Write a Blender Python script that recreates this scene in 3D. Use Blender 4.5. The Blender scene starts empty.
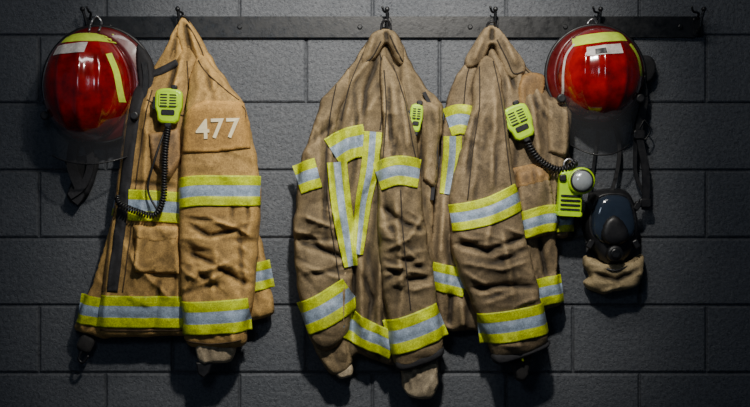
import bpy, bmesh, math, random
import numpy as np
from mathutils import Vector
from mathutils.geometry import delaunay_2d_cdt
random.seed(4); RNG=np.random.RandomState(7)
S=0.003; D=4.0; CZ=1.25
scene=bpy.context.scene; COL=scene.collection

# ---------------------------------------------------------------- materials
def nt(name):
    m=bpy.data.materials.new(name); m.use_nodes=True
    n=m.node_tree; b=n.nodes['Principled BSDF']; return m,n,b
def N(n,t,**kw):
    x=n.nodes.new(t)
    for k,v in kw.items():
        if k in x.inputs: x.inputs[k].default_value=v
        else: setattr(x,k,v)
    return x
def rgb(c,f=1.0): return (c[0]*f,c[1]*f,c[2]*f,1)
def noise(n,co,scale,detail=4,rough=0.6,kind=None,dist=0):
    x=N(n,'ShaderNodeTexNoise')
    if kind: x.noise_type=kind
    x.inputs['Scale'].default_value=scale; x.inputs['Distortion'].default_value=dist
    x.inputs['Detail'].default_value=detail; x.inputs['Roughness'].default_value=rough
    n.links.new(co,x.inputs['Vector']); return x.outputs['Fac']
def ramp(n,fac,a,b,ca,cb):
    r=N(n,'ShaderNodeValToRGB'); r.color_ramp.elements[0].position=a; r.color_ramp.elements[1].position=b
    r.color_ramp.elements[0].color=ca; r.color_ramp.elements[1].color=cb
    n.links.new(fac,r.inputs['Fac']); return r.outputs['Color']
def mul(n,a,b,f=1.0):
    m=N(n,'ShaderNodeMix',data_type='RGBA',blend_type='MULTIPLY'); m.inputs[0].default_value=f
    n.links.new(a,m.inputs[6]); n.links.new(b,m.inputs[7]); return m.outputs[2]
def bump(n,h,strength,dist,prev=None):
    b=N(n,'ShaderNodeBump'); b.inputs['Strength'].default_value=strength; b.inputs['Distance'].default_value=dist
    n.links.new(h,b.inputs['Height'])
    if prev is not None: n.links.new(prev,b.inputs['Normal'])
    return b.outputs['Normal']
def cloth(name,c,rough=0.85,grime=0.5,wear_shade=True,crease=.35):
    m,n,b=nt(name); co=N(n,'ShaderNodeTexCoord').outputs['Object']
    c1=ramp(n,noise(n,co,34,9,.75),.3,.72,rgb(c,.66),rgb(c,1.28))
    g=ramp(n,noise(n,co,5,9,.82,None,.5),.40,.60,(1-grime,1-grime*1.02,1-grime*1.05,1),(1,1,1,1))
    o=mul(n,c1,g)
    f=ramp(n,noise(n,co,300,3,.6),.3,.7,(.50,.50,.50,1),(1.15,1.15,1.15,1))
    o=mul(n,o,f,.9)
    st=N(n,'ShaderNodeMapping'); st.inputs['Scale'].default_value=(1,1,.3); n.links.new(co,st.inputs['Vector'])
    rd=noise(n,st.outputs[0],26,4,.5,'RIDGED_MULTIFRACTAL',.3)
    if wear_shade:
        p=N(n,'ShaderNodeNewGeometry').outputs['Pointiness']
        o=mul(n,o,ramp(n,p,.445,.555,(.16,.16,.17,1),(1.45,1.45,1.42,1)),.95)  # ridges lightened as worn edges, creases darkened as painted shade for fold definition
    n.links.new(o,b.inputs['Base Color']); b.inputs['Roughness'].default_value=rough
    nn=bump(n,rd,crease,.004)
    nn=bump(n,noise(n,co,90,4,.6),.45,.0025,nn)
    nn=bump(n,noise(n,co,600,2,.5),.5,.0012,nn)
    n.links.new(nn,b.inputs['Normal'])
    return m
def plain(name,c,rough=.5,metal=0.,var=.25,scale=30,bs=.15,coat=0.,alpha=1.,spec=.5):
    m,n,b=nt(name); co=N(n,'ShaderNodeTexCoord').outputs['Object']
    c1=ramp(n,noise(n,co,scale,5,.6),.3,.7,rgb(c,1-var),rgb(c,1+var*.5))
    n.links.new(c1,b.inputs['Base Color'])
    r=ramp(n,noise(n,co,scale*2,4,.6),.3,.7,(rough*.75,)*3+(1,),(min(1,rough*1.25),)*3+(1,))
    n.links.new(r,b.inputs['Roughness']); b.inputs['Metallic'].default_value=metal
    b.inputs['Coat Weight'].default_value=coat; b.inputs['Coat Roughness'].default_value=.08
    b.inputs['Alpha'].default_value=alpha; b.inputs['Specular IOR Level'].default_value=spec
    if bs>0: n.links.new(bump(n,noise(n,co,scale*6,4,.6),bs,.002),b.inputs['Normal'])
    return m
M={}
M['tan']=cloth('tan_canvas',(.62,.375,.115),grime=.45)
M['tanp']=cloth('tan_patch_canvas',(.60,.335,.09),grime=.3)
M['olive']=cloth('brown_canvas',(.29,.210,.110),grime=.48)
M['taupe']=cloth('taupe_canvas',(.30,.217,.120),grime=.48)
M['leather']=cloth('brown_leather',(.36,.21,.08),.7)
M['seam1']=cloth('tan_seam_thread',(.10,.06,.025),wear_shade=False)
M['seam2']=cloth('brown_seam_thread',(.05,.037,.024),wear_shade=False)
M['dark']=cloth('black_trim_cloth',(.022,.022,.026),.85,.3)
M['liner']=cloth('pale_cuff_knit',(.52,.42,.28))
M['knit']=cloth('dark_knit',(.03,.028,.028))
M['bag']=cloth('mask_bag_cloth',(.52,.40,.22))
M['yel']=cloth('fluorescent_yellow_tape',(.80,.93,.0),.5,.48,False,.15)
M['sil']=cloth('silver_reflective_tape',(.44,.56,.72),.38,.48,False,.15)
M['lime']=plain('lime_plastic',(.48,.80,.0),.4,var=.2,coat=.2)
M['blk']=plain('black_rubber',(.012,.012,.014),.45,var=.3)
M['metal']=plain('black_painted_steel',(.006,.007,.009),.4,.0,.4,20,.2)
M['steel']=plain('worn_steel',(.45,.45,.47),.35,.9,.2)
M['red']=plain('red_helmet_shell',(.33,.003,.003),.16,var=.7,scale=20,bs=.05,coat=1.)
M['dred']=plain('dark_red_brim',(.10,.003,.004),.35,var=.35,scale=22,bs=.06,coat=.4)
M['white']=plain('cream_lettering',(.84,.73,.45),.6,var=.1)
M['dec']=plain('white_sticker',(.75,.70,.66),.5,var=.35,scale=90)
M['decl']=plain('lime_sticker',(.72,.95,.08),.5,var=.2,scale=60)
M['lens']=plain('smoked_lens',(.022,.032,.052),.12,var=.2,coat=.6,bs=0)
M['lamp']=plain('lamp_lens',(.55,.60,.62),.15,.4,.2,coat=.8)
M['visor']=plain('clear_face_shield',(.09,.09,.095),.10,var=.1,bs=0,alpha=.25,coat=.8)
M['floor']=plain('concrete_floor_paint',(.08,.08,.085),.6,scale=4)
M['ceil']=plain('ceiling_paint',(.20,.20,.21),.9,scale=4)
def wallmat():
    m,n,b=nt('painted_block'); co=N(n,'ShaderNodeTexCoord').outputs['Object']
    c=ramp(n,noise(n,co,3.5,6,.7),.3,.7,(.082,.092,.108,1),(.128,.136,.150,1))
    c=mul(n,c,ramp(n,noise(n,co,110,5,.75),.38,.55,(.55,.55,.57,1),(1,1,1,1)))
    p=N(n,'ShaderNodeNewGeometry').outputs['Position']; z=N(n,'ShaderNodeSeparateXYZ')
    n.links.new(p,z.inputs[0])
    mt=ramp(n,z.outputs['Y'],.0015,.005,(1,1,1,1),(.75,.75,.76,1))
    c=mul(n,c,mt)
    n.links.new(c,b.inputs['Base Color']); b.inputs['Roughness'].default_value=.55
    nn=bump(n,noise(n,co,60,6,.7),.8,.006)
    v=N(n,'ShaderNodeTexVoronoi'); v.inputs['Scale'].default_value=110; n.links.new(co,v.inputs['Vector'])
    pit=ramp(n,v.outputs['Distance'],.08,.28,(0,0,0,1),(1,1,1,1))
    nn=bump(n,pit,.5,.002,nn); n.links.new(nn,b.inputs['Normal']); return m
M['wall']=wallmat()

# ---------------------------------------------------------------- things
class Thing:
    def __init__(s,name,label,cat,x,y,d0,group=None):
        s.k=(D-d0*S)/D; s.e=bpy.data.objects.new(name,None); COL.objects.link(s.e)
        s.e.empty_display_size=.05
        s.o=Vector(s.w(x,y,d0)); s.e.location=s.o
        s.e['label']=label; s.e['category']=cat
        if group: s.e['group']=group
    def w(s,x,y,d): return ((x-375)*S*s.k,-d*S,CZ+(203.5-y)*S*s.k)
    def mesh(s,name,V,F,mats,fm=None,parent=None,smooth=True,recalc=True,label=None):
        me=bpy.data.meshes.new(name)
        me.from_pydata([tuple(Vector(s.w(*v))-s.o) for v in V],[],[tuple(f) for f in F])
        if not isinstance(mats,(list,tuple)): mats=[mats]
        for m in mats: me.materials.append(M[m])
        if fm is not None: me.polygons.foreach_set('material_index',fm)
        if recalc:
            bm=bmesh.new(); bm.from_mesh(me); bmesh.ops.recalc_face_normals(bm,faces=bm.faces); bm.to_mesh(me); bm.free()
        me.polygons.foreach_set('use_smooth',[smooth]*len(me.polygons))
        ob=bpy.data.objects.new(name,me); COL.objects.link(ob)
        ob.parent=parent if parent is not None else s.e
        if label: ob['label']=label
        return ob

# ---------------------------------------------------------------- curve helpers
def cat(pts,step,closed):
    P=np.array(pts,float); n=len(P); out=[]
    rng=range(n if closed else n-1)
    for i in rng:
        if closed: a,b,c,d=P[i-1],P[i],P[(i+1)%n],P[(i+2)%n]
        else: a=P[max(i-1,0)];b=P[i];c=P[i+1];d=P[min(i+2,n-1)]
        L=np.linalg.norm(c-b); m=max(1,int(round(L/step)))
        for j in range(m):
            t=j/m
            out.append(.5*((2*b)+(-a+c)*t+(2*a-5*b+4*c-d)*t*t+(-a+3*b-3*c+d)*t**3))
    if not closed: out.append(P[-1])
    return np.array(out)
def inpoly(X,Y,P):
    r=np.zeros(X.shape,bool); n=len(P)
    for i in range(n):
        x1,y1=P[i]; x2,y2=P[(i+1)%n]
        if y1==y2: continue
        c=((y1>Y)!=(y2>Y))&(X<(x2-x1)*(Y-y1)/(y2-y1)+x1); r^=c
    return r
def segdist(X,Y,pts):
    best=np.full(X.shape,1e9); T=np.zeros(X.shape); L=0; Ls=[0]
    for a,b in zip(pts[:-1],pts[1:]): L+=math.hypot(b[0]-a[0],b[1]-a[1]); Ls.append(L)
    for i,(a,b) in enumerate(zip(pts[:-1],pts[1:])):
        dx,dy=b[0]-a[0],b[1]-a[1]; l2=dx*dx+dy*dy+1e-9
        t=np.clip(((X-a[0])*dx+(Y-a[1])*dy)/l2,0,1)
        d=np.hypot(X-a[0]-t*dx,Y-a[1]-t*dy); m=d<best
        best=np.where(m,d,best); T=np.where(m,(Ls[i]+t*math.sqrt(l2))/max(L,1e-6),T)
    return best,T
def vnoise(X,Y,sx,sy,ang=0):
    c,s_=math.cos(ang),math.sin(ang)
    U=(X*c+Y*s_)/sx+50; V=(-X*s_+Y*c)/sy+50
    g=RNG.rand(128,128); i=np.floor(U).astype(int); j=np.floor(V).astype(int); u=U-i; v=V-j
    u=u*u*(3-2*u); v=v*v*(3-2*v)
    G=lambda a,b:g[a%128,b%128]
    return (G(i,j)*(1-u)+G(i+1,j)*u)*(1-v)+(G(i,j+1)*(1-u)+G(i+1,j+1)*u)*v
class Panel:
    """inflated cloth panel over an outline; hf = distance from wall"""
    def __init__(s,outline,base,H,R=14,folds=(),wr=2.0,grow=None,step=2.0,smooth=True,under=None,drape=None,strokes=(),calm=(),jag=0.):
        s.P=cat(outline,step*1.1,True) if smooth else np.array(cat_lin(outline,step))
        if jag:
            s.P=s.P+jag*2.6*np.stack([vnoise(s.P[:,0],s.P[:,1],11,11)-.5,vnoise(s.P[:,0],s.P[:,1],11,11)-.5],1)
        x0,y0=np.floor(s.P.min(0))-6; x1,y1=np.ceil(s.P.max(0))+6
        s.x0,s.y0=x0,y0; s.step=step
        X,Y=np.meshgrid(np.arange(x0,x1+1),np.arange(y0,y1+1)); m=inpoly(X,Y,s.P).astype(float)
        h=np.zeros(X.shape); R2=R*R
        for _ in range(int(min(900,R2*5+60))):
            a=np.zeros_like(h); a[1:-1,1:-1]=h[:-2,1:-1]+h[2:,1:-1]+h[1:-1,:-2]+h[1:-1,2:]
            h=m*(1+R2*a)/(1+4*R2)
        h/=max(h.max(),1e-6); pr=np.sqrt(np.clip(1-(1-h)**2,0,1))
        g=np.ones_like(h)
        if grow: g=np.clip(grow[2]+(1-grow[2])*(Y-grow[0])/grow[1],grow[2],1)
        if under is not None: b=under.z(X,Y)
        else: b=base*g
        z=b+H*pr*g
        w=(vnoise(X,Y,24,55)-.5)*1.6+(vnoise(X,Y,10,18)-.5)*.5
        Wz=wr*w
        if drape:
            amp,lam,an=drape
            wv=np.abs(np.sin(np.pi*((X*math.cos(an)+Y*math.sin(an))+34*vnoise(X,Y,45,110,an))/lam)); Wz=Wz+amp*(wv-.6)*np.clip(g*1.3-.3,.3,1)
        st_=list(strokes)
        if jag and H>8:
            k=int((x1-x0)*(y1-y0)/420); am=strokes[0][1] if strokes else 90
            st_+=[(k,am,70,12,34,1.15),(k//3,am,35,25,60,2.)]
        for st in st_:
            n,am,sp,l0,l1,amp=st[:6]; reg=st[6] if len(st)>6 else None
            if reg: amp*=.8; n=int(n*.85+.5)
            for _ in range(n):
                if reg: cx=reg[0]+reg[2]*(RNG.rand()*2-1); cy=reg[1]+reg[3]*(RNG.rand()*2-1)
                else: cx=x0+6+(x1-x0-12)*RNG.rand(); cy=y0+6+(y1-y0-12)*RNG.rand()
                a=math.radians(am+sp*(RNG.rand()*2-1)); L=l0+(l1-l0)*RNG.rand(); kp=(RNG.rand()-.5)*.7/L
                A=amp*(.5+.7*RNG.rand())*(1 if RNG.rand()<.55 else -1)
                q_=min(1.6,max(.6,L/45)); s1=(.8+RNG.rand()*1.0)*q_; s2=(2.6+RNG.rand()*4.)*q_
                if RNG.rand()<.5: s1,s2=s2,s1
                u=(X-cx)*math.cos(a)+(Y-cy)*math.sin(a); v=-(X-cx)*math.sin(a)+(Y-cy)*math.cos(a)+kp*u*u
                tp=np.clip(1-(2*u/L)**2,0,1); q=np.sqrt(v*v+.3)-.55
                Wz=Wz+A*tp*np.exp(-q/(np.where(v<0,s1,s2)*(.45+.55*tp)))
        for f in folds:
            pts,sg,amp=f
            d,t=segdist(X,Y,pts)
            Wz=Wz+amp*1.15*np.exp(-(np.sqrt(d*d+.3)-.55)/(sg*.8))*np.clip(np.sin(np.pi*np.clip(t*.94+.03,0,1))*1.8,0,1)
        cm=np.ones_like(h)
        for (cx,cy,rx,ry,am) in calm: cm*=1-am*np.exp(-np.maximum(np.abs((X-cx)/rx),np.abs((Y-cy)/ry))**4)
        z=z+Wz*cm*(.15+.85*pr)*m
        s.hf=np.maximum(z,b-3 if under is None else b) ; s.b=b
    def _s(s,A,x,y):
        x=np.clip(np.asarray(x,float)-s.x0,0,A.shape[1]-1.001); y=np.clip(np.asarray(y,float)-s.y0,0,A.shape[0]-1.001)
        i=x.astype(int); j=y.astype(int); u=x-i; v=y-j
        return (A[j,i]*(1-u)+A[j,i+1]*u)*(1-v)+(A[j+1,i]*(1-u)+A[j+1,i+1]*u)*v
    def z(s,x,y): return s._s(s.hf,x,y)
    def tri(s):
        P=s.P; st=s.step
        lo=P.min(0); hi=P.max(0); X,Y=np.meshgrid(np.arange(lo[0],hi[0],st),np.arange(lo[1],hi[1],st*.866))
        X=X+(np.arange(X.shape[0])%2)[:,None]*st/2
        m=inpoly(X,Y,P); d,_=segdist(X,Y,list(P)+[P[0]]); m&=d>st*.55
        pts=[Vector(p) for p in P]+[Vector((a,b)) for a,b in zip(X[m],Y[m])]
        r=delaunay_2d_cdt(pts,[],[list(range(len(P)))],1,1e-5)
        return np.array([tuple(v) for v in r[0]]),[tuple(f) for f in r[2]]
    def build(s,T,name,mat,parent=None,back=.35,label=None,off=0.,thin=None):
        V,F=s.tri(); cnt={}
        for f in F:
            for a,b in zip(f,f[1:]+f[:1]): cnt[(min(a,b),max(a,b))]=cnt.get((min(a,b),max(a,b)),0)+1
        bd=set(v for e,c in cnt.items() if c==1 for v in e)
        zf=s.z(V[:,0],V[:,1]); zb=s._s(s.b,V[:,0],V[:,1])
        verts=[]; n=len(V); mp={}
        for i in range(n):
            verts.append((V[i,0],V[i,1],(zb[i] if i in bd else zf[i])+off if thin is None else (zb[i]+thin*.5 if i in bd else zf[i]+thin)))
        for i in range(n):
            if i in bd and thin is None: mp[i]=i
            else:
                mp[i]=len(verts); verts.append((V[i,0],V[i,1],(zb[i]-back*(zf[i]-zb[i])+off) if thin is None else zb[i]-.8))
        fs=list(F)+[tuple(mp[v] for v in reversed(f)) for f in F]
        if thin is not None:
            for f in F:
                for a,b in zip(f,f[1:]+f[:1]):
                    if cnt[(min(a,b),max(a,b))]==1: fs.append((a,mp[a],mp[b],b))
        s.ob=T.mesh(name,verts,fs,mat,parent=parent,label=label); s.T=T
        return s.ob
def cat_lin(P,step):
    out=[]
    for a,b in zip(P,P[1:]+P[:1]):
        L=math.hypot(b[0]-a[0],b[1]-a[1]); m=max(1,int(L/step))
        for j in range(m): out.append((a[0]+(b[0]-a[0])*j/m,a[1]+(b[1]-a[1])*j/m))
    return out
def patch(pan,outline,name,mat,thin=1.6,parent=None,puff=2.0,wr=.5,smooth=False,label=None,R=5,strokes=()):
    q=Panel(outline,0,puff,R=R,wr=wr,under=pan,smooth=smooth,step=2.2,strokes=strokes)
    q.build(pan.T,name,mat,parent=parent or pan.ob,thin=thin,label=label); return q
def stripe(pan,pts,width,parent=None,off=1.5,name='reflective_stripe',zf=None):
    C=cat(pts,2.0,False); n=len(C); T=np.gradient(C,axis=0); T/=np.linalg.norm(T,axis=1)[:,None]+1e-9
    Nn=np.stack([-T[:,1],T[:,0]],1)
    wid=np.interp(np.linspace(0,1,n),np.linspace(0,1,len(width)),width) if hasattr(width,'__len__') else np.full(n,float(width))
    vs=[-1,-1,-.9,-.76,-.6,-.44,-.36,-.3,-.15,0,.15,.3,.36,.44,.6,.76,.9,1,1]; V=[];F=[];fm=[]
    nv=len(vs); zfun=zf or pan.z
    XY=np.array([[C[i]+Nn[i]*v*wid[i]/2 for v in vs] for i in range(n)])
    raw=np.array([[float(zfun(p[0],p[1])) for p in row] for row in XY]); z=raw.copy()
    for _ in range(1):
        a=np.pad(z,1,'edge'); z=(a[:-2,1:-1]+a[2:,1:-1]+a[1:-1,:-2]+a[1:-1,2:]+a[1:-1,1:-1])/5
    z=np.maximum(z+off,raw+off*.6)
    for i in range(n):
        for j,v in enumerate(vs):
            o=0
            if j in(0,nv-1): o=-off-1.
            elif abs(v) in (.36,.3): o=-.3
            elif abs(v)<.3: o=.25
            V.append((XY[i,j,0],XY[i,j,1],float(z[i,j])+o))
    for i in range(n-1):
        for j in range(nv-1):
            a=i*nv+j; F.append((a,a+1,a+nv+1,a+nv)); vm=(vs[j]+vs[j+1])/2
            fm.append(1 if abs(vm)<.34 else 0)
    return (pan.T).mesh(name,V,F,['yel','sil'],fm,parent=parent or pan.ob)
def tube(T,name,pts,r,mat,n=8,parent=None,step=2.,smooth=True,label=None):
    C=cat(pts,step,False) if smooth else np.array(pts,float); m=len(C)
    V=[];F=[]; rr=r if hasattr(r,'__len__') else [r]*2
    t=np.gradient(C,axis=0); t/=np.linalg.norm(t,axis=1)[:,None]+1e-9
    ref=np.array([0.,0,1]); 
    if abs(t[0]@ref)>.9: ref=np.array([1.,0,0])
    u=np.cross(t[0],ref); u/=np.linalg.norm(u)
    for i in range(m):
        u=u-t[i]*(u@t[i]); u/=np.linalg.norm(u)+1e-9; w=np.cross(t[i],u); R=rr[0]+(rr[-1]-rr[0])*i/max(1,m-1)
        for j in range(n):
            a=2*math.pi*j/n; V.append(tuple(C[i]+R*(math.cos(a)*u+math.sin(a)*w)))
    for i in range(m-1):
        for j in range(n): F.append((i*n+j,i*n+(j+1)%n,(i+1)*n+(j+1)%n,(i+1)*n+j))
    F.append(tuple(range(n))); F.append(tuple(range((m-1)*n,m*n)))
    return T.mesh(name,V,F,mat,parent=parent,label=label)
def seam(pan,pts,mat='seam1',w=.7,parent=None):
    C=cat(pts,2,False); z=pan.z(C[:,0],C[:,1])
    k=np.array([.25,.5,.25]); z=np.convolve(np.pad(z,1,'edge'),k,'valid')
    return tube(pan.T,'seam',[(a,b,c+.25) for (a,b),c in zip(C,z)],w,mat,n=5,parent=parent or pan.ob,smooth=False)
def ribbon(T,name,pts,width,th,mat,parent=None,label=None):
    C=cat(pts,3,False); xy=C[:,:2]; t=np.gradient(xy,axis=0); t/=np.linalg.norm(t,axis=1)[:,None]
    nn=np.stack([-t[:,1],t[:,0]],1); V=[];F=[]
    for i in range(len(C)):
        for a,b in ((-1,0),(-.9,1),(.9,1),(1,0)):
            p=xy[i]+nn[i]*a*width/2; V.append((p[0],p[1],C[i,2]+b*th))
    for i in range(len(C)-1):
        for j in range(4): F.append((i*4+j,i*4+(j+1)%4,(i+1)*4+(j+1)%4,(i+1)*4+j))
    F.append((0,1,2,3)); e=(len(C)-1)*4; F.append((e,e+1,e+2,e+3))
    return T.mesh(name,V,F,mat,parent=parent,smooth=False,label=label)
def prism(T,name,outline,d0,d1,mat,bev=1.,c=None,ang=0,parent=None,smooth=False,label=None,taper=1.0):
    P=np.array(outline,float); 
    if c is None: c=P.mean(0); P=P-c
    ca,sa=math.cos(math.radians(ang)),math.sin(math.radians(ang)); cen=P.mean(0)
    ext=max(np.ptp(P[:,0]),np.ptp(P[:,1]))/2
    rings=[]
    for d,ins in ((d0,bev*.5),(d0+bev*.5,0),(d1-bev,0),(d1-bev*.35,bev*.35),(d1,bev)):
        f=1-ins/ext*1.2
        t=taper if d>d0+bev else 1
        rings.append((P-cen)*f*t+cen); 
    V=[];F=[];n=len(P)
    for (d,_),r in zip(((d0,0),(d0+bev*.5,0),(d1-bev,0),(d1-bev*.35,0),(d1,0)),rings):
        for p in r: V.append((c[0]+p[0]*ca-p[1]*sa,c[1]+p[0]*sa+p[1]*ca,d))
    for k in range(4):
        for j in range(n): F.append((k*n+j,k*n+(j+1)%n,(k+1)*n+(j+1)%n,(k+1)*n+j))
    F.append(tuple(range(n))); F.append(tuple(range(4*n,5*n)))
    return T.mesh(name,V,F,mat,parent=parent,smooth=smooth,label=label)
def rrect(w,h,r,ox=0,oy=0,n=4):
    o=[]
    for sx,sy,a0 in ((1,1,0),(-1,1,90),(-1,-1,180),(1,-1,270)):
        for i in range(n+1):
            a=math.radians(a0+90*i/n); o.append((ox+sx*(w/2-r)+r*math.cos(a),oy+sy*(h/2-r)+r*math.sin(a)))
    return o
def circ(r,ox=0,oy=0,n=28): return [(ox+r*math.cos(2*math.pi*i/n),oy+r*math.sin(2*math.pi*i/n)) for i in range(n)]

# ---------------------------------------------------------------- room
def solid(name,V,F,mat,kind='structure'):
    me=bpy.data.meshes.new(name); me.from_pydata(V,[],F); me.materials.append(M[mat])
    bm=bmesh.new(); bm.from_mesh(me); bmesh.ops.recalc_face_normals(bm,faces=bm.faces); bm.to_mesh(me); bm.free()
    o=bpy.data.objects.new(name,me); COL.objects.link(o); o['kind']=kind; return o
V=[];F=[]
def wp(x,y,d): return ((x-375)*S,-d*S,CZ+(203.5-y)*S)
ys=[103+67.5*i for i in range(-7,9)]
for i,(ya,yb) in enumerate(zip(ys[:-1],ys[1:])):
    yb=min(yb,620.2)
    if ya>=619: continue
    off=39 if (i%2==0) else 105.7
    x=off-133.5*6
    while x<1500:
        xa,xb=x,x+133.5; b=len(V)
        for ins,d in ((0,-2.2),(.7,-2.0),(1.3,-.8),(2.6,0)):
            V+= [wp(xa+ins,ya+ins,d),wp(xb-ins,ya+ins,d),wp(xb-ins,yb-ins,d),wp(xa+ins,yb-ins,d)]
        for k in range(3):
            for j in range(4): F.append((b+k*4+j,b+k*4+(j+1)%4,b+(k+1)*4+(j+1)%4,b+(k+1)*4+j))
        F.append((b+12,b+13,b+14,b+15)); x+=133.5
me=bpy.data.meshes.new('wall_back'); me.from_pydata(V,[],F); me.materials.append(M['wall'])
o=bpy.data.objects.new('wall_back',me); COL.objects.link(o); o['kind']='structure'
def box(name,x0,x1,y0,y1,z0,z1,mat):
    V=[(x,y,z) for x in(x0,x1) for y in(y0,y1) for z in(z0,z1)]
    return solid(name,V,[(0,1,3,2),(4,5,7,6),(0,1,5,4),(2,3,7,6),(0,2,6,4),(1,3,7,5)],mat)
box('floor',-3.2,3.2,-4.6,.0,-.1,0,'floor')
box('ceiling',-3.2,3.2,-4.6,.0,2.85,2.95,'ceil')

# ---------------------------------------------------------------- rail with hooks
R=Thing('hook_rail','long black painted steel rail with hooks bolted to block wall','coat rack',400,38,3)
prism(R,'rail',[(92,16.5),(697,16.5),(697,37.5),(92,37.5)],0.2,4.5,'metal',bev=1.)
for x in (110,240,360,470,565,680):
    prism(R,'bolt',circ(2.6,n=6),4.2,6.2,'metal',bev=.6,c=(x,27))
HK=[(90,12,-4),(182,12,-2),(387,14,0),(494,15,0),(597,15,1),(697,13,3)]
for x,y,l in HK:
    h=prism(R,'hook',rrect(9,19,3),4.,6.,'metal',bev=.6,c=(x,27))
    h['label']='black steel coat hook with upturned prong'
    tube(R,'hook_prong',[(x,31,5),(x,33,10),(x,30,15),(x+l*.3,22,17),(x+l,12,19)],[1.9,1.5],'metal',parent=h)
    prism(R,'hook_tip',circ(2.4,n=14),17.2,21.5,'metal',bev=1.2,c=(x+l,11.5),parent=h,smooth=True)
    tube(R,'hook_prong',[(x,20,5),(x-l*.3+1,14,9),(x-l-3,13,13),(x-l-5,8,15)],[1.4,1.1],'metal',parent=h)

# ================================================================= COAT 1
GC='firefighter coats on the rail'
T1=Thing('firefighter_coat','tan canvas firefighter coat numbered 477 with reflective bands','coat',180,345,32,GC)
g1=(20,90,.42)
q=Panel([(128,160),(117,175),(112,200),(104,235),(94,270),(84,295),(74,318),(71,331),(86,338),(104,341),(113,330),(119,300),(126,250),(132,200)],12,16,R=10,wr=2.5,jag=1.2,strokes=[(10,110,25,25,70,3.)])
q.build(T1,'sleeve','tan')
stripe(q,[(75,309),(88,311),(106,314)],29)
stripe(q,[(111,203),(118,205),(128,207)],26)
prism(T1,'cuff',rrect(16,18,5),16,23,'knit',bev=3,c=(83,345),ang=25,parent=q.ob,smooth=True)
tube(T1,'thumb_loop',[(80,350,20),(76,360,20),(80,364,20),(86,357,20)],1.6,'blk',parent=q.ob)
q=Panel([(240,190),(254,222),(262,250),(267,280),(273,311),(264,318),(240,324),(225,320),(222,240)],14,14,R=10,wr=2.5,jag=1.,strokes=[(8,80,15,40,80,4)])
q.build(T1,'coat_back','tan')
stripe(q,[(240,281),(256,277),(271,274)],28)
body1=Panel([(181,17),(190,28),(204,48),(222,74),(242,106),(250,150),(248,220),(246,322),(215,334),(183,337),(140,338),(97,336),(98,306),(105,255),(112,205),(118,160),(123,125),(128,96),(137,79),(150,68),(161,52),(169,33),(174,22)],20,15,R=12,wr=2.4,grow=g1,jag=.8,
  strokes=[(13,97,15,45,110,3.5),(7,60,40,25,60,2.8,(155,260,30,50)),(8,110,20,30,70,3.5,(165,90,18,40))],
  folds=[([(150,80),(146,180),(135,290)],5,4),([(160,280),(152,334)],4,-6),([(175,60),(158,130)],3.5,-6),([(182,50),(172,100),(166,130)],3,5),([(128,182),(178,186)],3,-3),([(122,236),(135,262),(172,300)],4,4),([(112,250),(104,330)],4,5)])
body1.build(T1,'coat_body','tan')
def strap_patch(pan,pts,w,name,mat,thin=1.4,parent=None):
    C=cat([p[:2] for p in pts],4,False); t=np.gradient(C,axis=0); t/=np.linalg.norm(t,axis=1)[:,None]
    nn=np.stack([-t[:,1],t[:,0]],1); ws=np.interp(np.linspace(0,1,len(C)),np.linspace(0,1,len(w)),w)[:,None]/2
    P=[tuple(p) for p in C+nn*ws]+[tuple(p) for p in (C-nn*ws)[::-1]]
    return patch(pan,P,name,mat,thin=thin,puff=.8,wr=.2,parent=parent,R=2)
strap_patch(body1,[(144,78),(137,100),(131,140),(125,190),(119,240),(113,292)],[13,12,12,11,11,10],'front_strip','dark')
strap_patch(body1,[(146,74),(160,70),(176,61)],[7,8,7],'collar_trim','dark')
seam(body1,[(152,90),(143,140),(136,190),(130,240),(123,292)])
seam(body1,[(129,96),(122,140),(116,190),(108,250),(103,292)])
seam(body1,[(148,100),(165,110),(184,116)])
seam(body1,[(186,60),(188,90),(185,110)])
seam(body1,[(100,330),(140,331),(184,330)])
stripe(body1,[(129,205),(155,206),(182,208)],31)
stripe(body1,[(97,311),(140,312),(186,312)],32)
patch(body1,[(150,134),(180,128),(184,158),(170,181),(153,164)],'radio_pocket','leather',thin=3,puff=4,strokes=[(4,90,30,15,40,2)])
pk=patch(body1,[(137,226),(180,227),(181,274),(135,272)],'pocket','tan',thin=3.,puff=3,wr=1,strokes=[(4,80,40,20,50,2.)])
pk.T=T1
patch(pk,[(134,225),(181,226),(181,239),(158,243),(134,238)],'pocket_flap','tan',thin=2.4,puff=1.5,wr=.4,parent=body1.ob)
seam(pk,[(138,268),(178,270)],parent=body1.ob)
sl1=Panel([(197,52),(212,66),(228,84),(243,104),(252,135),(259,172),(261,205),(258,250),(253,300),(247,328),(244,345),(215,348),(187,344),(183,310),(180,262),(179,205),(182,152),(186,112),(189,78)],31,24,R=15,wr=2.2,grow=(40,70,.5),jag=.8,
  calm=[(220,128,36,27,.97),(220,193,42,14,.6),(215,316,36,15,.6)],
  strokes=[(15,15,28,35,75,5.,(218,248,38,34)),(8,80,20,40,90,4),(8,100,18,25,55,3,(215,82,20,18)),(5,160,20,30,60,4.5,(210,280,30,15))],
  folds=[([(188,222),(212,236),(256,224)],3.5,-5),([(184,250),(215,262),(250,285)],3.5,-6),([(186,275),(215,268),(238,258)],5,5),([(240,222),(246,296)],4,-4),([(205,66),(215,98)],3,-5)])
s1=sl1.build(T1,'sleeve','tan')
pt=patch(sl1,[(185,117),(196,107),(208,102),(244,103),(250,124),(252,149),(220,153),(184,154)],'number_patch','tanp',thin=2.8,puff=.6,wr=.1,label='tan shoulder patch carrying cream number 477')
pt.T=T1
seam(pt,[(189,119),(198,110),(209,105.5),(242,106.5),(247,125),(248.5,146)],parent=s1,w=.8); seam(pt,[(188,118),(187.5,151),(220,150),(249,146)],parent=s1,w=.8)
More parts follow.
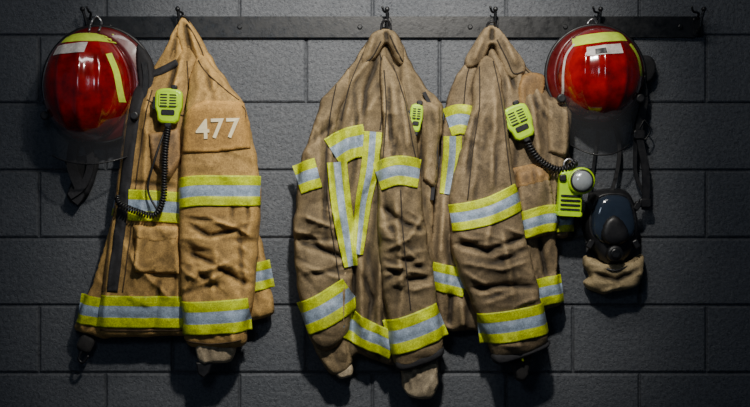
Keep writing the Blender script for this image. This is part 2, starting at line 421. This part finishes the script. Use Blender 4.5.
stripe(sl1,[(179,194),(200,191),(230,191),(261,191)],30)
stripe(sl1,[(183,317),(215,316),(251,313)],33)
seam(sl1,[(186,339),(215,342),(243,338)])
seam(sl1,[(198,60),(206,72),(226,90),(240,101)])
def text(pan,s,cx,cy,h,ang,mat,parent,off,gap):
    V=[];F=[]
    for k,ch in enumerate(s):
        cu=bpy.data.curves.new('t','FONT'); cu.body=ch; cu.size=1; cu.extrude=.03; cu.offset=.014
        ob=bpy.data.objects.new('t',cu); COL.objects.link(ob); bpy.context.view_layer.update()
        me=bpy.data.meshes.new_from_object(ob.evaluated_get(bpy.context.evaluated_depsgraph_get()))
        xs=[v.co.x for v in me.vertices]; ysv=[v.co.y for v in me.vertices]; mx=(min(xs)+max(xs))/2; my=(min(ysv)+max(ysv))/2
        sc=h/(max(ysv)-min(ysv)); b=len(V); a=math.radians(ang)
        for v in me.vertices:
            lx=(v.co.x-mx)*sc+(k-(len(s)-1)/2)*gap; ly=-(v.co.y-my)*sc
            x=cx+lx*math.cos(a)-ly*math.sin(a); y=cy+lx*math.sin(a)+ly*math.cos(a)
            V.append((x,y,float(pan.z(x,y))+off+(.3 if v.co.z>0 else -1.5)))
        for f in me.polygons: F.append(tuple(b+i for i in f.vertices))
        bpy.data.objects.remove(ob)
    return pan.T.mesh('number_lettering',V,F,mat,parent=parent,smooth=False,recalc=False,label='cream number 477')
text(pt,'477',221,130,19.5,-2,'white',s1,3.6,15)
q=Panel([(198,340),(234,339),(232,360),(214,363),(200,362)],34,12,R=6,wr=1,strokes=[(5,90,10,15,30,2)]); q.build(T1,'cuff','liner',parent=s1)
prism(T1,'wrist_tab',[(197,361),(214,361),(210,372),(205,377),(199,373)],36,42,'blk',bev=1.5,parent=s1)
q=Panel([(181,13),(191,24),(203,44),(207,60),(195,74),(184,66),(178,48),(173,30),(176,19)],12,11,R=6,wr=1.2,folds=[([(182,18),(190,60)],3,-5),([(188,26),(199,60)],2.5,4)]); q.build(T1,'collar','tan')
seam(q,[(185,22),(194,36),(202,56),(195,69)])
q=Panel([(177,20),(180,40),(182,58),(165,66),(150,72),(143,74),(152,62),(162,47),(169,30)],11,12,R=5,wr=1.2,folds=[([(176,26),(170,60)],2.5,-4)]); q.build(T1,'collar','tan')
tube(T1,'hanging_loop',[(176,26,14),(177,17,17),(181,14,19.),(185,17,17),(187,26,14)],1.3,'blk')

# ================================================================= COAT 2
T2=Thing('firefighter_coat.001','crumpled dark brown firefighter coat with pale cuff hanging out','coat',385,368,32,GC)
g2=(30,80,.42)
body2=Panel([(386,29),(396,31),(405,44),(415,66),(429,88),(443,102),(443,125),(438,170),(434,220),(436,300),(422,352),(394,366),(372,362),(358,357),(345,372),(330,358),(322,320),(318,250),(320,170),(326,110),(342,78),(356,54),(366,40),(376,31)],17,15,R=12,wr=3.,grow=g2,jag=1.2,drape=(4.5,29,-.12),
  strokes=[(19,98,14,60,140,5.5),(9,75,25,30,60,5,(365,290,30,50)),(8,105,25,30,60,5,(365,80,25,30))],
  folds=[([(384,36),(366,90),(362,128)],4,-8),([(388,36),(392,90)],4,-7),([(384,40),(352,80),(345,126)],4,6),([(360,270),(372,300),(368,330)],4,-8),([(354,258),(353,300),(352,345)],3,-13),([(346,262),(344,335)],4,8),([(361,262),(362,335)],4,7),([(380,250),(378,340)],4,7),([(425,110),(420,180)],4,-7)])
body2.build(T2,'coat_body','olive')
slb=Panel([(348,66),(337,80),(322,98),(311,130),(301,160),(295,200),(293,240),(296,275),(301,308),(309,340),(325,352),(346,338),(353,300),(351,265),(345,230),(338,190),(333,150),(343,110),(352,84)],24,21,R=13,wr=2.8,grow=(50,70,.45),jag=1.2,
  calm=[(327,308,32,18,.5)],
  strokes=[(15,20,35,30,65,5.5,(322,238,28,36)),(8,100,20,40,100,5),(8,120,25,30,60,5,(330,115,14,28))],
  folds=[([(318,110),(306,160)],4,6),([(330,120),(324,220)],3.5,-7),([(297,240),(345,258)],3.5,-7),([(303,215),(340,230)],4,6),([(298,262),(348,280)],4,5)])
sb=slb.build(T2,'sleeve','olive')
stripe(slb,[(297,180),(308,176),(319,173)],30)
stripe(slb,[(303,319),(325,309),(352,292)],34)
seam(slb,[(336,84),(330,120),(326,170),(332,230),(340,280)],'seam2')
q=Panel([(314,342),(345,332),(352,360),(346,373),(334,376),(322,364)],22,10,R=6,wr=2,jag=1,strokes=[(5,80,20,20,40,3)]); q.build(T2,'cuff','olive',parent=sb)
q=Panel([(334,370),(350,364),(353,375),(346,379),(338,379)],23,6,R=4,wr=1); q.build(T2,'cuff','liner',parent=sb)
mz=lambda x,y:max(float(slb.z(x,y)),float(body2.z(x,y)))
stripe(body2,[(333,153),(348,144),(366,140)],32,zf=lambda x,y:mz(x,y) if x<342 else float(body2.z(x,y))+1)
stripe(body2,[(337,162),(341,200),(346,232),(351,266)],[20,20,19,13],off=3.2,zf=mz)
stripe(body2,[(373,132),(370,168),(363,205),(358,254)],[18,18,15,10],off=3.4)
stripe(body2,[(346,322),(365,334),(394,346)],28,off=2.4)
seam(body2,[(380,50),(384,90),(380,130)],'seam2'); seam(body2,[(366,44),(350,84),(341,120)],'seam2')
slf=Panel([(383,54),(394,66),(405,90),(415,130),(419,165),(424,215),(431,260),(437,300),(443,342),(440,356),(418,366),(397,368),(391,345),(384,300),(379,250),(377,205),(379,160),(382,120),(380,85)],33,22,R=13,wr=2.6,grow=(45,70,.48),jag=1.,
  calm=[(398,172,28,14,.5),(414,328,34,18,.5)],
  strokes=[(17,20,35,25,60,5.5,(404,242,26,34)),(10,84,14,50,110,5),(8,95,15,30,60,4.5,(397,110,14,28)),(5,150,20,30,50,5,(405,285,22,14))],
  folds=[([(388,80),(391,150)],3,-7),([(403,100),(408,154)],3.5,6),([(380,205),(402,222),(426,232)],3.5,-6),([(383,250),(408,238),(424,214)],4,6),([(384,266),(410,278),(433,276)],3.5,-6),([(395,195),(402,300)],4,6)])
s2=slf.build(T2,'sleeve','olive')
stripe(slf,[(377,177),(397,171),(419,174)],29)
stripe(slf,[(387,337),(412,330),(442,318)],35)
seam(slf,[(384,70),(386,110),(383,158)],'seam2'); seam(slf,[(393,64),(404,100),(411,140),(415,158)],'seam2'); seam(slf,[(400,190),(403,240),(410,308)],'seam2')
q=Panel([(402,360),(434,358),(438,382),(431,397),(412,397),(403,386)],34,9,R=6,wr=1.8,jag=1,strokes=[(6,85,15,20,40,3)]); q.build(T2,'cuff','liner',parent=s2)
q=Panel([(395,356),(418,352),(441,344),(442,356),(420,366),(398,370)],34,18,R=7,wr=1.); q.build(T2,'cuff_binding','dark',parent=s2)
q=Panel([(377,28),(386,26),(396,30),(404,46),(405,64),(396,62),(387,42),(377,56),(364,68),(360,58),(366,42),(371,32)],12,12,R=5,wr=1.6,folds=[([(386,28),(387,44)],2.5,-6),([(374,36),(366,60)],2.5,4),([(394,36),(400,60)],2.5,4)]); q.build(T2,'collar','olive')
seam(q,[(390,34),(399,54),(403,60)],'seam2'); seam(q,[(381,40),(372,56),(363,63)],'seam2')
patch(body2,[(421,98),(440,106),(440,150),(437,190),(423,180)],'radio_pocket','olive',thin=3,puff=4)
tube(T2,'hanging_loop',[(381,36,15),(382,22,17),(386,18,19.),(390,22,17),(392,36,15)],1.3,'blk')
ribbon(T2,'strap',[(424,92,30),(432,112,31),(436,150,30),(432,200,30)],4,1.5,'dark')

# ================================================================= COAT 3
T3=Thing('firefighter_coat.002','faded taupe firefighter coat with lime radio clipped to chest','coat',500,350,36,GC)
g3=(28,85,.42)
body3=Panel([(494,26),(504,30),(516,46),(533,67),(553,90),(571,106),(573,135),(568,165),(560,200),(560,250),(562,285),(566,303),(548,312),(530,330),(470,333),(446,331),(437,305),(431,270),(433,222),(439,170),(445,112),(454,80),(469,56),(479,38),(486,27)],17,15,R=12,wr=3.,grow=g3,jag=1.2,drape=(4.5,29,.1),
  strokes=[(19,92,14,60,130,5.2),(8,60,20,30,60,4.5,(530,85,22,30)),(8,100,15,30,70,5,(450,260,12,60))],
  folds=[([(492,36),(470,100)],4,-8),([(496,36),(518,90)],4,-7),([(530,90),(540,160)],4,6),([(444,190),(440,262)],4,7),([(452,290),(450,328)],3,-9),([(462,300),(464,330)],3,7),([(540,235),(548,280)],4,-9)])
body3.build(T3,'coat_body','taupe')
stripe(body3,[(448,122),(460,119),(475,122)],30)
stripe(body3,[(453,136),(452,160),(447,194)],[18,18,14])
stripe(body3,[(431,276),(445,279),(466,284)],28)
stripe(body3,[(536,294),(550,291),(565,289)],28)
seam(body3,[(478,46),(468,74),(464,104)],'seam2'); seam(body3,[(508,44),(530,70),(560,100)],'seam2')
pk=patch(body3,[(516,172),(547,164),(554,198),(556,234),(524,240)],'pocket','taupe',thin=3,puff=5,wr=1.2,strokes=[(5,80,30,20,50,3)])
pk.T=T3
patch(pk,[(508,169),(546,161),(552,176),(549,182),(514,190)],'pocket_flap','leather',thin=1.6,puff=2,parent=T3.e)
stripe(body3,[(520,226),(545,219),(561,218)],27,zf=lambda x,y:float(pk.z(x,y)),off=4.6)
q=Panel([(548,150),(566,140),(577,165),(578,200),(574,232),(562,240),(552,230),(550,190)],14,12,R=8,wr=2.2,jag=1,strokes=[(6,85,15,30,60,3)]); q.build(T3,'coat_back','taupe')
stripe(q,[(556,222),(566,221),(577,221)],22)
sl3=Panel([(484,54),(474,76),(471,108),(463,140),(453,174),(449,200),(450,235),(456,265),(466,290),(475,312),(484,335),(495,360),(515,357),(546,346),(546,325),(541,300),(534,270),(527,240),(521,210),(516,180),(511,150),(507,115),(503,82),(496,60)],33,24,R=14,wr=2.6,grow=(45,70,.48),jag=1.,
  calm=[(485,213,38,16,.5),(512,324,36,17,.5)],
  strokes=[(18,10,35,30,75,5.5,(492,258,32,30)),(9,92,14,50,110,5),(8,98,15,30,70,4.5,(488,130,16,36)),(5,160,20,30,60,5,(510,290,22,12))],
  folds=[([(475,110),(466,180)],3.5,-7),([(494,90),(490,190)],4,6),([(454,238),(485,250),(524,236)],3.5,-7),([(460,262),(500,268),(530,258)],4,6),([(468,286),(505,284),(538,286)],3.5,-6),([(500,230),(512,300)],4,5)])
s3=sl3.build(T3,'sleeve','taupe')
stripe(sl3,[(450,218),(470,215),(492,209),(519,196)],27)
stripe(sl3,[(478,328),(510,324),(546,317)],31)
seam(sl3,[(480,66),(478,110),(472,150),(466,200)],'seam2'); seam(sl3,[(494,60),(500,100),(505,150),(510,190)],'seam2')
q=Panel([(492,352),(520,350),(547,340),(548,347),(522,358),(497,364)],35,18,R=6,wr=.8); q.build(T3,'cuff_binding','dark',parent=s3)
q=Panel([(506,356),(532,351),(531,364),(527,380),(517,381),(512,368)],30,12,R=5,wr=1); q.build(T3,'cuff','knit',parent=s3)
tube(T3,'cuff_tag',[(520,354,47),(521,358,48),(522,360,47)],1.2,'yel',parent=s3)
q=Panel([(486,25),(494,22),(502,26),(513,40),(528,61),(526,74),(512,78),(502,62),(494,42),(485,60),(470,68),(466,58),(476,40)],12,12,R=5,wr=1.6,folds=[([(494,24),(493,40)],2.5,-6),([(506,36),(518,64)],2.5,4),([(484,36),(474,60)],2.5,4)]); q.build(T3,'collar','taupe')
seam(q,[(498,38),(508,58),(515,72),(525,70)],'seam2')
q=Panel([(524,74),(546,74),(545,98),(541,120),(526,116),(518,100)],20,9,R=6,wr=1.6,strokes=[(4,85,20,20,40,2.5)]); q.build(T3,'chest_flap','leather')
patch(body3,[(548,98),(568,106),(571,134),(568,158),(549,152)],'radio_pocket','taupe',thin=2.5,puff=4)
tube(T3,'hanging_loop',[(488,34,15),(489,22,17),(494,19,19.),(498,22,17),(500,34,15)],1.3,'blk')

# ================================================================= radios
def radio(name,label,cx,cy,ang,d,w=27,h=33,part=False):
    T=Thing(name,label,'radio',cx,cy+h/2,d+6,'radio microphones clipped to coats')
    O=[(-w*.42,-h*.5),(-w*.2,-h*.56),(w*.2,-h*.56),(w*.42,-h*.5),(w*.5,-h*.38),(w*.5,h*.02),(w*.42,h*.2),(w*.38,h*.42),(w*.26,h*.5),(-w*.26,h*.5),(-w*.38,h*.42),(-w*.42,h*.2),(-w*.5,h*.02),(-w*.5,-h*.38)]
    O=[tuple(p) for p in cat(O,3,True)]
    prism(T,'radio_body',O,d,d+9,'lime',bev=2.2,c=(cx,cy),ang=ang)
    prism(T,'speaker_panel',rrect(w*.74,h*.42,3,0,-h*.2),d+8.6,d+10,'lime',bev=.7,c=(cx,cy),ang=ang)
    for k in range(5):
        for j in (-1,1):
            prism(T,'grille_slot',rrect(w*.27,1.5,.7,j*w*.17,-h*.36+k*h*.085,n=2),d+9.6,d+10.3,'blk',bev=.3,c=(cx,cy),ang=ang)
    prism(T,'label_plate',rrect(w*.5,h*.17,1.5,0,h*.17),d+8.8,d+9.8,'blk',bev=.4,c=(cx,cy),ang=ang)
    prism(T,'push_button',rrect(3.4,h*.4,1.4,-w*.52,-h*.1),d+2,d+8,'blk',bev=.8,c=(cx,cy),ang=ang)
    prism(T,'volume_knob',rrect(6,5,1.6,w*.18,-h*.6),d+2,d+8,'blk',bev=.8,c=(cx,cy),ang=ang)
    prism(T,'cord_socket',rrect(7,6,2,0,h*.53),d+2,d+8,'blk',bev=1,c=(cx,cy),ang=ang)
    prism(T,'belt_clip',rrect(9,20,2,0,0),d-4,d+.5,'blk',bev=.8,c=(cx,cy),ang=ang)
    return T
def coil(T,pts,r=2.5,w=.95,pitch=2.7,name='coil_cord'):
    C=cat(pts,.45,False); seg=np.linalg.norm(np.diff(C,axis=0),axis=1); L=np.concatenate([[0],np.cumsum(seg)])
    s=np.arange(0,L[-1],pitch/9.); P=np.stack([np.interp(s,L,C[:,i]) for i in range(3)],1)
    t=np.gradient(P,axis=0); t/=np.linalg.norm(t,axis=1)[:,None]; u=np.cross(t,[0,0,1.]); u/=np.linalg.norm(u,axis=1)[:,None]+1e-9; v=np.cross(t,u)
    a=2*math.pi*s/pitch; Q=P+r*(np.cos(a)[:,None]*u+np.sin(a)[:,None]*v)
    return tube(T,name,Q,w,'blk',n=5,smooth=False)
z1=float(body1.z(168,107))
r1=radio('radio_microphone','lime green radio microphone with coiled cord on tan coat',168.5,107,2,z1+4)
coil(r1,[(168,126,z1+8),(166,150,z1+14),(165,175,z1+13),(163,200,z1+11),(155,215,z1+11),(138,212,z1+10),(120,204,z1+8),(116,197,z1+3)],r=2.5,w=1.1)
tube(r1,'antenna_cable',[(165,128,z1+6),(155,160,z1+12),(148,190,z1+10),(160,214,z1+10)],1.1,'blk')
z3=max(float(body3.z(519,123)),float(sl3.z(512,123)))
r3=radio('radio_microphone.001','tilted lime green radio microphone with thick cord on taupe coat',519.5,123,-24,z3+2)
coil(r3,[(528,142,z3+6),(536,156,z3+7),(548,166,z3+8),(560,170,z3+10),(571,166,z3+10),(576,162,z3+6)],r=3.,w=1.15,pitch=3.)
z2=float(body2.z(416,118))
r2=radio('radio_microphone.002','lime green radio microphone half hidden beside brown coat sleeve',416,119,5,z2+1,w=13,h=27)

# flashlight
zf=40
FL=Thing('flashlight','lime green right-angle flashlight with round lens on taupe coat','flashlight',570,216,zf)
prism(FL,'flashlight_body',rrect(24,45,5),zf-8,zf+6,'lime',bev=2.5,c=(570,193),ang=3)
for k in range(4): prism(FL,'grip_rib',rrect(20,2,1,0,3+k*4.5,n=2),zf+5.5,zf+7,'blk',bev=.4,c=(570,193),ang=3)
prism(FL,'battery_cap',rrect(25,5,2,0,21),zf-8,zf+7,'lime',bev=1.2,c=(570,193),ang=3)
prism(FL,'lamp_head',circ(13.5),zf-2,zf+12,'lime',bev=2,c=(580,181),smooth=False)
prism(FL,'lamp_bezel',circ(11.6),zf+11,zf+14,'blk',bev=1.2,c=(580,181))
V=[];F=[];n=28
for i,(r_,d_) in enumerate(((9.8,14.2),(9,15.2),(6,16.6),(3,17.3),(.3,17.5))):
    for x,y in circ(r_,580,181,n): V.append((x,y,zf+d_))
for k in range(4):
    for j in range(n): F.append((k*n+j,k*n+(j+1)%n,(k+1)*n+(j+1)%n,(k+1)*n+j))
F.append(tuple(range(4*n,5*n))); FL.mesh('lamp_lens',V,F,'lamp')
prism(FL,'lamp_switch',rrect(7,7,2),zf+5,zf+9,'blk',bev=1,c=(562,178))
tube(FL,'hanging_ring',[(566,172,zf),(564,163,zf),(569,159,zf),(574,163,zf),(573,172,zf)],1.2,'steel')

# ================================================================= helmets
def helmet(name,label,c,rx,ry,bc,brx,bry,H,base,hook,shieldy,decals,arc=None):
    T=Thing(name,label,'helmet',c[0],c[1]+ry,base+H*.5,'fire helmets on the rail')
    def dome(x,y):
        u=(x-c[0])/rx; v=(y-c[1])/ry; r2=min(1,u*u+v*v)
        z=base+H*math.sqrt(max(0,1-r2**1.15)); e=max(0,1-r2**3)
        z+=e*(2.6*math.exp(-((u-.0)/.10)**2)+2.0*math.exp(-((abs(u)-.47*math.sqrt(max(0,1-.75*v*v)))/.07)**2))
        return z
    V=[];F=[];n=96;m=34
    for i in range(m+1):
        r=math.sin(math.pi/2*(i+.02)/m) if i<m else 1
        for j in range(n):
            a=2*math.pi*j/n; x=c[0]+rx*r*math.cos(a); y=c[1]+ry*r*math.sin(a); V.append((x,y,dome(x,y)))
    for i in range(m):
        for j in range(n): F.append((i*n+j,i*n+(j+1)%n,(i+1)*n+(j+1)%n,(i+1)*n+j))
    F.append(tuple(range(n)))
    for j in range(n):
        a=2*math.pi*j/n; V.append((c[0]+rx*.97*math.cos(a),c[1]+ry*.97*math.sin(a),base-6))
    for j in range(n): F.append((m*n+j,m*n+(j+1)%n,(m+1)*n+(j+1)%n,(m+1)*n+j))
    sh=T.mesh('helmet_shell',V,F,'red')
    V=[];F=[];prof=[(0.,3.),(.35,2.),(.75,.2),(1.,-1.2),(1.,-4.),(.7,-3.),(0.,-2.5)]
    for j in range(n):
        a=2*math.pi*j/n; ix=c[0]+rx*.96*math.cos(a); iy=c[1]+ry*.96*math.sin(a)
        ox=bc[0]+brx*math.cos(a); oy=bc[1]+bry*math.sin(a)
        for t,d in prof: V.append((ix+(ox-ix)*t,iy+(oy-iy)*t,base+d-3*t*abs(math.cos(a))))
    k=len(prof)
    for j in range(n):
        for i in range(k): F.append((j*k+i,j*k+(i+1)%k,((j+1)%n)*k+(i+1)%k,((j+1)%n)*k+i))
    T.mesh('helmet_brim',V,F,'dred')
    P=[(bc[0]+(brx+.3)*math.cos(2*math.pi*j/n),bc[1]+(bry+.3)*math.sin(2*math.pi*j/n),base-2.5-3*abs(math.cos(2*math.pi*j/n))) for j in range(n+1)]
    tube(T,'edge_trim',P,2.,'blk',smooth=False)
    for nm,Q,mt in decals:
        V=[];F=[];nu,nv=14,8
        for i in range(nu+1):
            for j in range(nv+1):
                u,v=i/nu,j/nv; p=[(Q[0][t]*(1-u)+Q[1][t]*u)*(1-v)+(Q[3][t]*(1-u)+Q[2][t]*u)*v for t in(0,1)]
                V.append((p[0],p[1],dome(*p)+(1.4 if mt=='blk' else .7)))
        for i in range(nu):
            for j in range(nv): a=i*(nv+1)+j; F.append((a,a+1,a+nv+2,a+nv+1))
        T.mesh(nm,V,F,mt,parent=sh)
    if arc:
        for pts,w,mt in arc:
            P=cat(pts,2,False); t=np.gradient(P,axis=0); t/=np.linalg.norm(t,axis=1)[:,None]; V=[];F=[]
            for p,tt in zip(P,t):
                for sg in(-1,0,1): x=p[0]-tt[1]*sg*w/2; y=p[1]+tt[0]*sg*w/2; V.append((x,y,dome(x,y)+.8))
            for i in range(len(P)-1):
                for j in range(2): a=i*3+j; F.append((a,a+1,a+4,a+3))
            T.mesh('reflective_trim',V,F,mt,parent=sh)
    V=[];F=[];nu,nv=40,10; y0,y1,hw0,hw1,sx=shieldy
    sf=lambda u,v:(sx+u*(hw0+(hw1-hw0)*v),y0+(y1-y0)*v*(1-.22*u*u)-10*u*u*(1-v)*1.2,base+4+(H*.55)*math.sqrt(max(0,1-.85*u*u))-6*v)
    for i in range(nu+1):
        for j in range(nv+1): V.append(sf(-1+2*i/nu,j/nv))
    for i in range(nu):
        for j in range(nv): a=i*(nv+1)+j; F.append((a,a+1,a+nv+2,a+nv+1))
    fs=T.mesh('face_shield',V,F,'visor',recalc=False)
    tube(T,'shield_rim',[sf(-1+2*i/20,1) for i in range(21)],.8,'blk',parent=fs)
    for sg in(-1,1):
        x,y,d=sf(sg*.97,.1); prism(T,'shield_knob',circ(4.5,n=16),d-4,d+4,'blk',bev=1.2,c=(x,y))
    tube(T,'hanging_ring',[(hook[0]-5,hook[1]+16,base+4),(hook[0]-5,hook[1]+6,18),(hook[0],hook[1],19),(hook[0]+5,hook[1]+6,18),(hook[0]+5,hook[1]+16,base+4),],1.2,'steel')
    return T
h1=helmet('fire_helmet','glossy red fire helmet with lime sticker hanging beside tan coat',(83,85),45,56,(93,82),57,59,46,25,(90,12),(122,164,47,40,88),
  [('sticker',[(65,33),(109,31),(113,41),(61,43)],'decl'),('sticker',[(58,46),(90,43),(88,54),(54,56)],'dec')],
  arc=[([(110,54),(118,74),(122,102)],5.,'decl'),([(48,62),(43,82),(44,100)],1.6,'dec')])
ribbon(h1,'chin_strap',[(66,140,14),(64,165,14),(72,190,12),(66,202,12)],11,2.5,'dark')
ribbon(h1,'chin_strap',[(80,140,18),(84,162,16),(76,185,15),(62,196,15)],8,2.5,'dark')
q=Panel([(56,158),(88,156),(86,178),(78,196),(66,204),(57,196),(62,178)],6,7,R=5,wr=1); q.build(h1,'neck_flap','dark')
q=Panel([(133,42),(143,50),(150,66),(150,88),(144,112),(136,126),(128,128),(130,110),(134,86),(132,60)],24,6,R=5,wr=1); q.build(h1,'ear_flap','dark')
ribbon(h1,'side_strap',[(141,60,30),(143,80,30),(138,108,30),(131,126,28)],6,2,'blk')
h2=helmet('fire_helmet.001','glossy red fire helmet with clear shield and dangling chin strap',(602,73),44,48,(600,72),50,50,44,25,(597,15),(104,155,42,30,602),
  [('sticker',[(574,36),(623,31),(627,41),(572,47)],'decl'),('sticker',[(584,49),(618,45),(620,55),(584,58)],'dec'),('sticker',[(592,51),(602,50),(603,55),(592,56)],'blk')],
  arc=[([(574,44),(566,56),(563,74),(564,94)],1.8,'dec'),([(630,44),(638,57),(642,76)],4,'decl')])
q=Panel([(644,54),(658,52),(664,62),(661,76),(650,82),(643,74)],10,8,R=5,wr=.6); q.build(h2,'ear_flap','dark')
ribbon(h2,'chin_strap',[(648,78,18),(650,100,18),(645,130,17),(652,170,16),(652,210,15)],8,2,'blk')
ribbon(h2,'chin_strap',[(640,108,14),(642,140,13),(643,175,12),(655,198,12)],4,1.5,'blk')
for x,y in((648,90),(645,133),(651,203)): prism(h2,'strap_buckle',rrect(12,9,2),16,21,'blk',bev=1,c=(x,y))
tube(h2,'strap_ring',[(650,118,20),(656,128,20),(650,138,20),(645,128,20),(650,118,20)],.8,'metal')

# ================================================================= mask
MK=Thing('breathing_mask','black rubber breathing mask with smoked clear lens on strap','mask',612,268,24)
O=[(592,196),(600,190),(614,188),(628,190),(636,200),(640,220),(640,236),(634,250),(626,262),(614,268),(602,262),(593,250),(586,236),(585,218)]
q=Panel(O,8,20,R=10,wr=.2); mk=q.build(MK,'face_seal','blk'); 
li=[(598,198),(614,194),(628,198),(634,214),(635,232),(626,243),(613,247),(600,243),(591,232),(591,214)]
q2=Panel(li,22,12,R=9,wr=0.); q2.build(MK,'lens','lens')
C=cat(li,2.5,True); tube(MK,'lens_rim',[(p[0],p[1],24.5) for p in C]+[(C[0][0],C[0][1],24.5)],1.8,'blk',smooth=False)
q3=Panel([(602,222),(612,214),(623,222),(628,238),(613,246),(599,238)],30,8,R=6,wr=.1); q3.build(MK,'nose_cup','blk')
prism(MK,'voice_emitter',circ(8),24,38,'blk',bev=2,c=(613,253)); prism(MK,'regulator_port',circ(5,n=20),37,40,'metal',bev=1,c=(613,253))
ribbon(MK,'head_strap',[(612,192,20),(618,175,14),(622,150,10),(618,125,8)],4,1.5,'blk')
for x,y,a in((590,206,-30),(637,206,30),(590,244,30),(636,244,-30)):
    prism(MK,'strap_buckle',rrect(6,9,1.5),20,27,'blk',bev=1,c=(x,y),ang=a)
BG=Thing('mask_bag','crumpled tan cloth bag hanging under black breathing mask','bag',615,294,20)
q=Panel([(588,256),(604,262),(625,262),(642,253),(646,262),(643,278),(634,288),(618,292),(603,295),(590,291),(584,284),(590,276),(585,266)],8,20,R=9,wr=2.2,jag=1.5,strokes=[(10,165,35,20,50,4)],folds=[([(588,270),(615,280),(640,268)],3,-6)])
q.build(BG,'bag_body','bag'); tube(BG,'bag_cord',[(590,262,18),(615,270,29),(641,258,18)],1.1,'blk')
ribbon(BG,'bag_loop',[(590,262,14),(588,225,7),(594,180,6),(600,130,6)],3,1.2,'blk')

# ================================================================= lights, camera
def area(loc,tgt,size,e,col,sy=None):
    l=bpy.data.lights.new('lamp','AREA'); l.energy=e; l.size=size; l.color=col; o=bpy.data.objects.new('added_light',l); COL.objects.link(o)
    if sy: l.shape='RECTANGLE'; l.size_y=sy
    o.location=loc; o.rotation_euler=(Vector(tgt)-Vector(loc)).to_track_quat('-Z','Y').to_euler(); return o
def spot(loc,tgt,e,col,ang,blend,size):
    l=bpy.data.lights.new('spot','SPOT'); l.energy=e; l.color=col; l.spot_size=math.radians(ang); l.spot_blend=blend; l.shadow_soft_size=size
    o=bpy.data.objects.new('spot_light',l); COL.objects.link(o); o.location=loc; o.rotation_euler=(Vector(tgt)-Vector(loc)).to_track_quat('-Z','Y').to_euler()
spot((.15,-1.7,2.65),(-.03,0,1.48),260,(1,.95,.86),56,1.,.06)
area((0,-1.25,2.78),(0,-.1,1.4),1.1,9,(1,.97,.92),.16)  # added unseen strip, gives long highlights on the helmet domes
area((-.5,-2.8,1.9),(0,0,1.2),.4,4,(.72,.84,1))  # added cool fill from the front, no fitting there; brightens helmet reflections
w=bpy.data.worlds.new('World'); scene.world=w; w.use_nodes=True; w.node_tree.nodes['Background'].inputs[0].default_value=(.34,.60,1,1); w.node_tree.nodes['Background'].inputs[1].default_value=.05
cam=bpy.data.cameras.new('Camera'); co=bpy.data.objects.new('Camera',cam); COL.objects.link(co)
co.location=(0,-D,CZ); co.rotation_euler=(math.pi/2,0,0); cam.sensor_width=36; cam.lens=36*D/(750*S); scene.camera=co
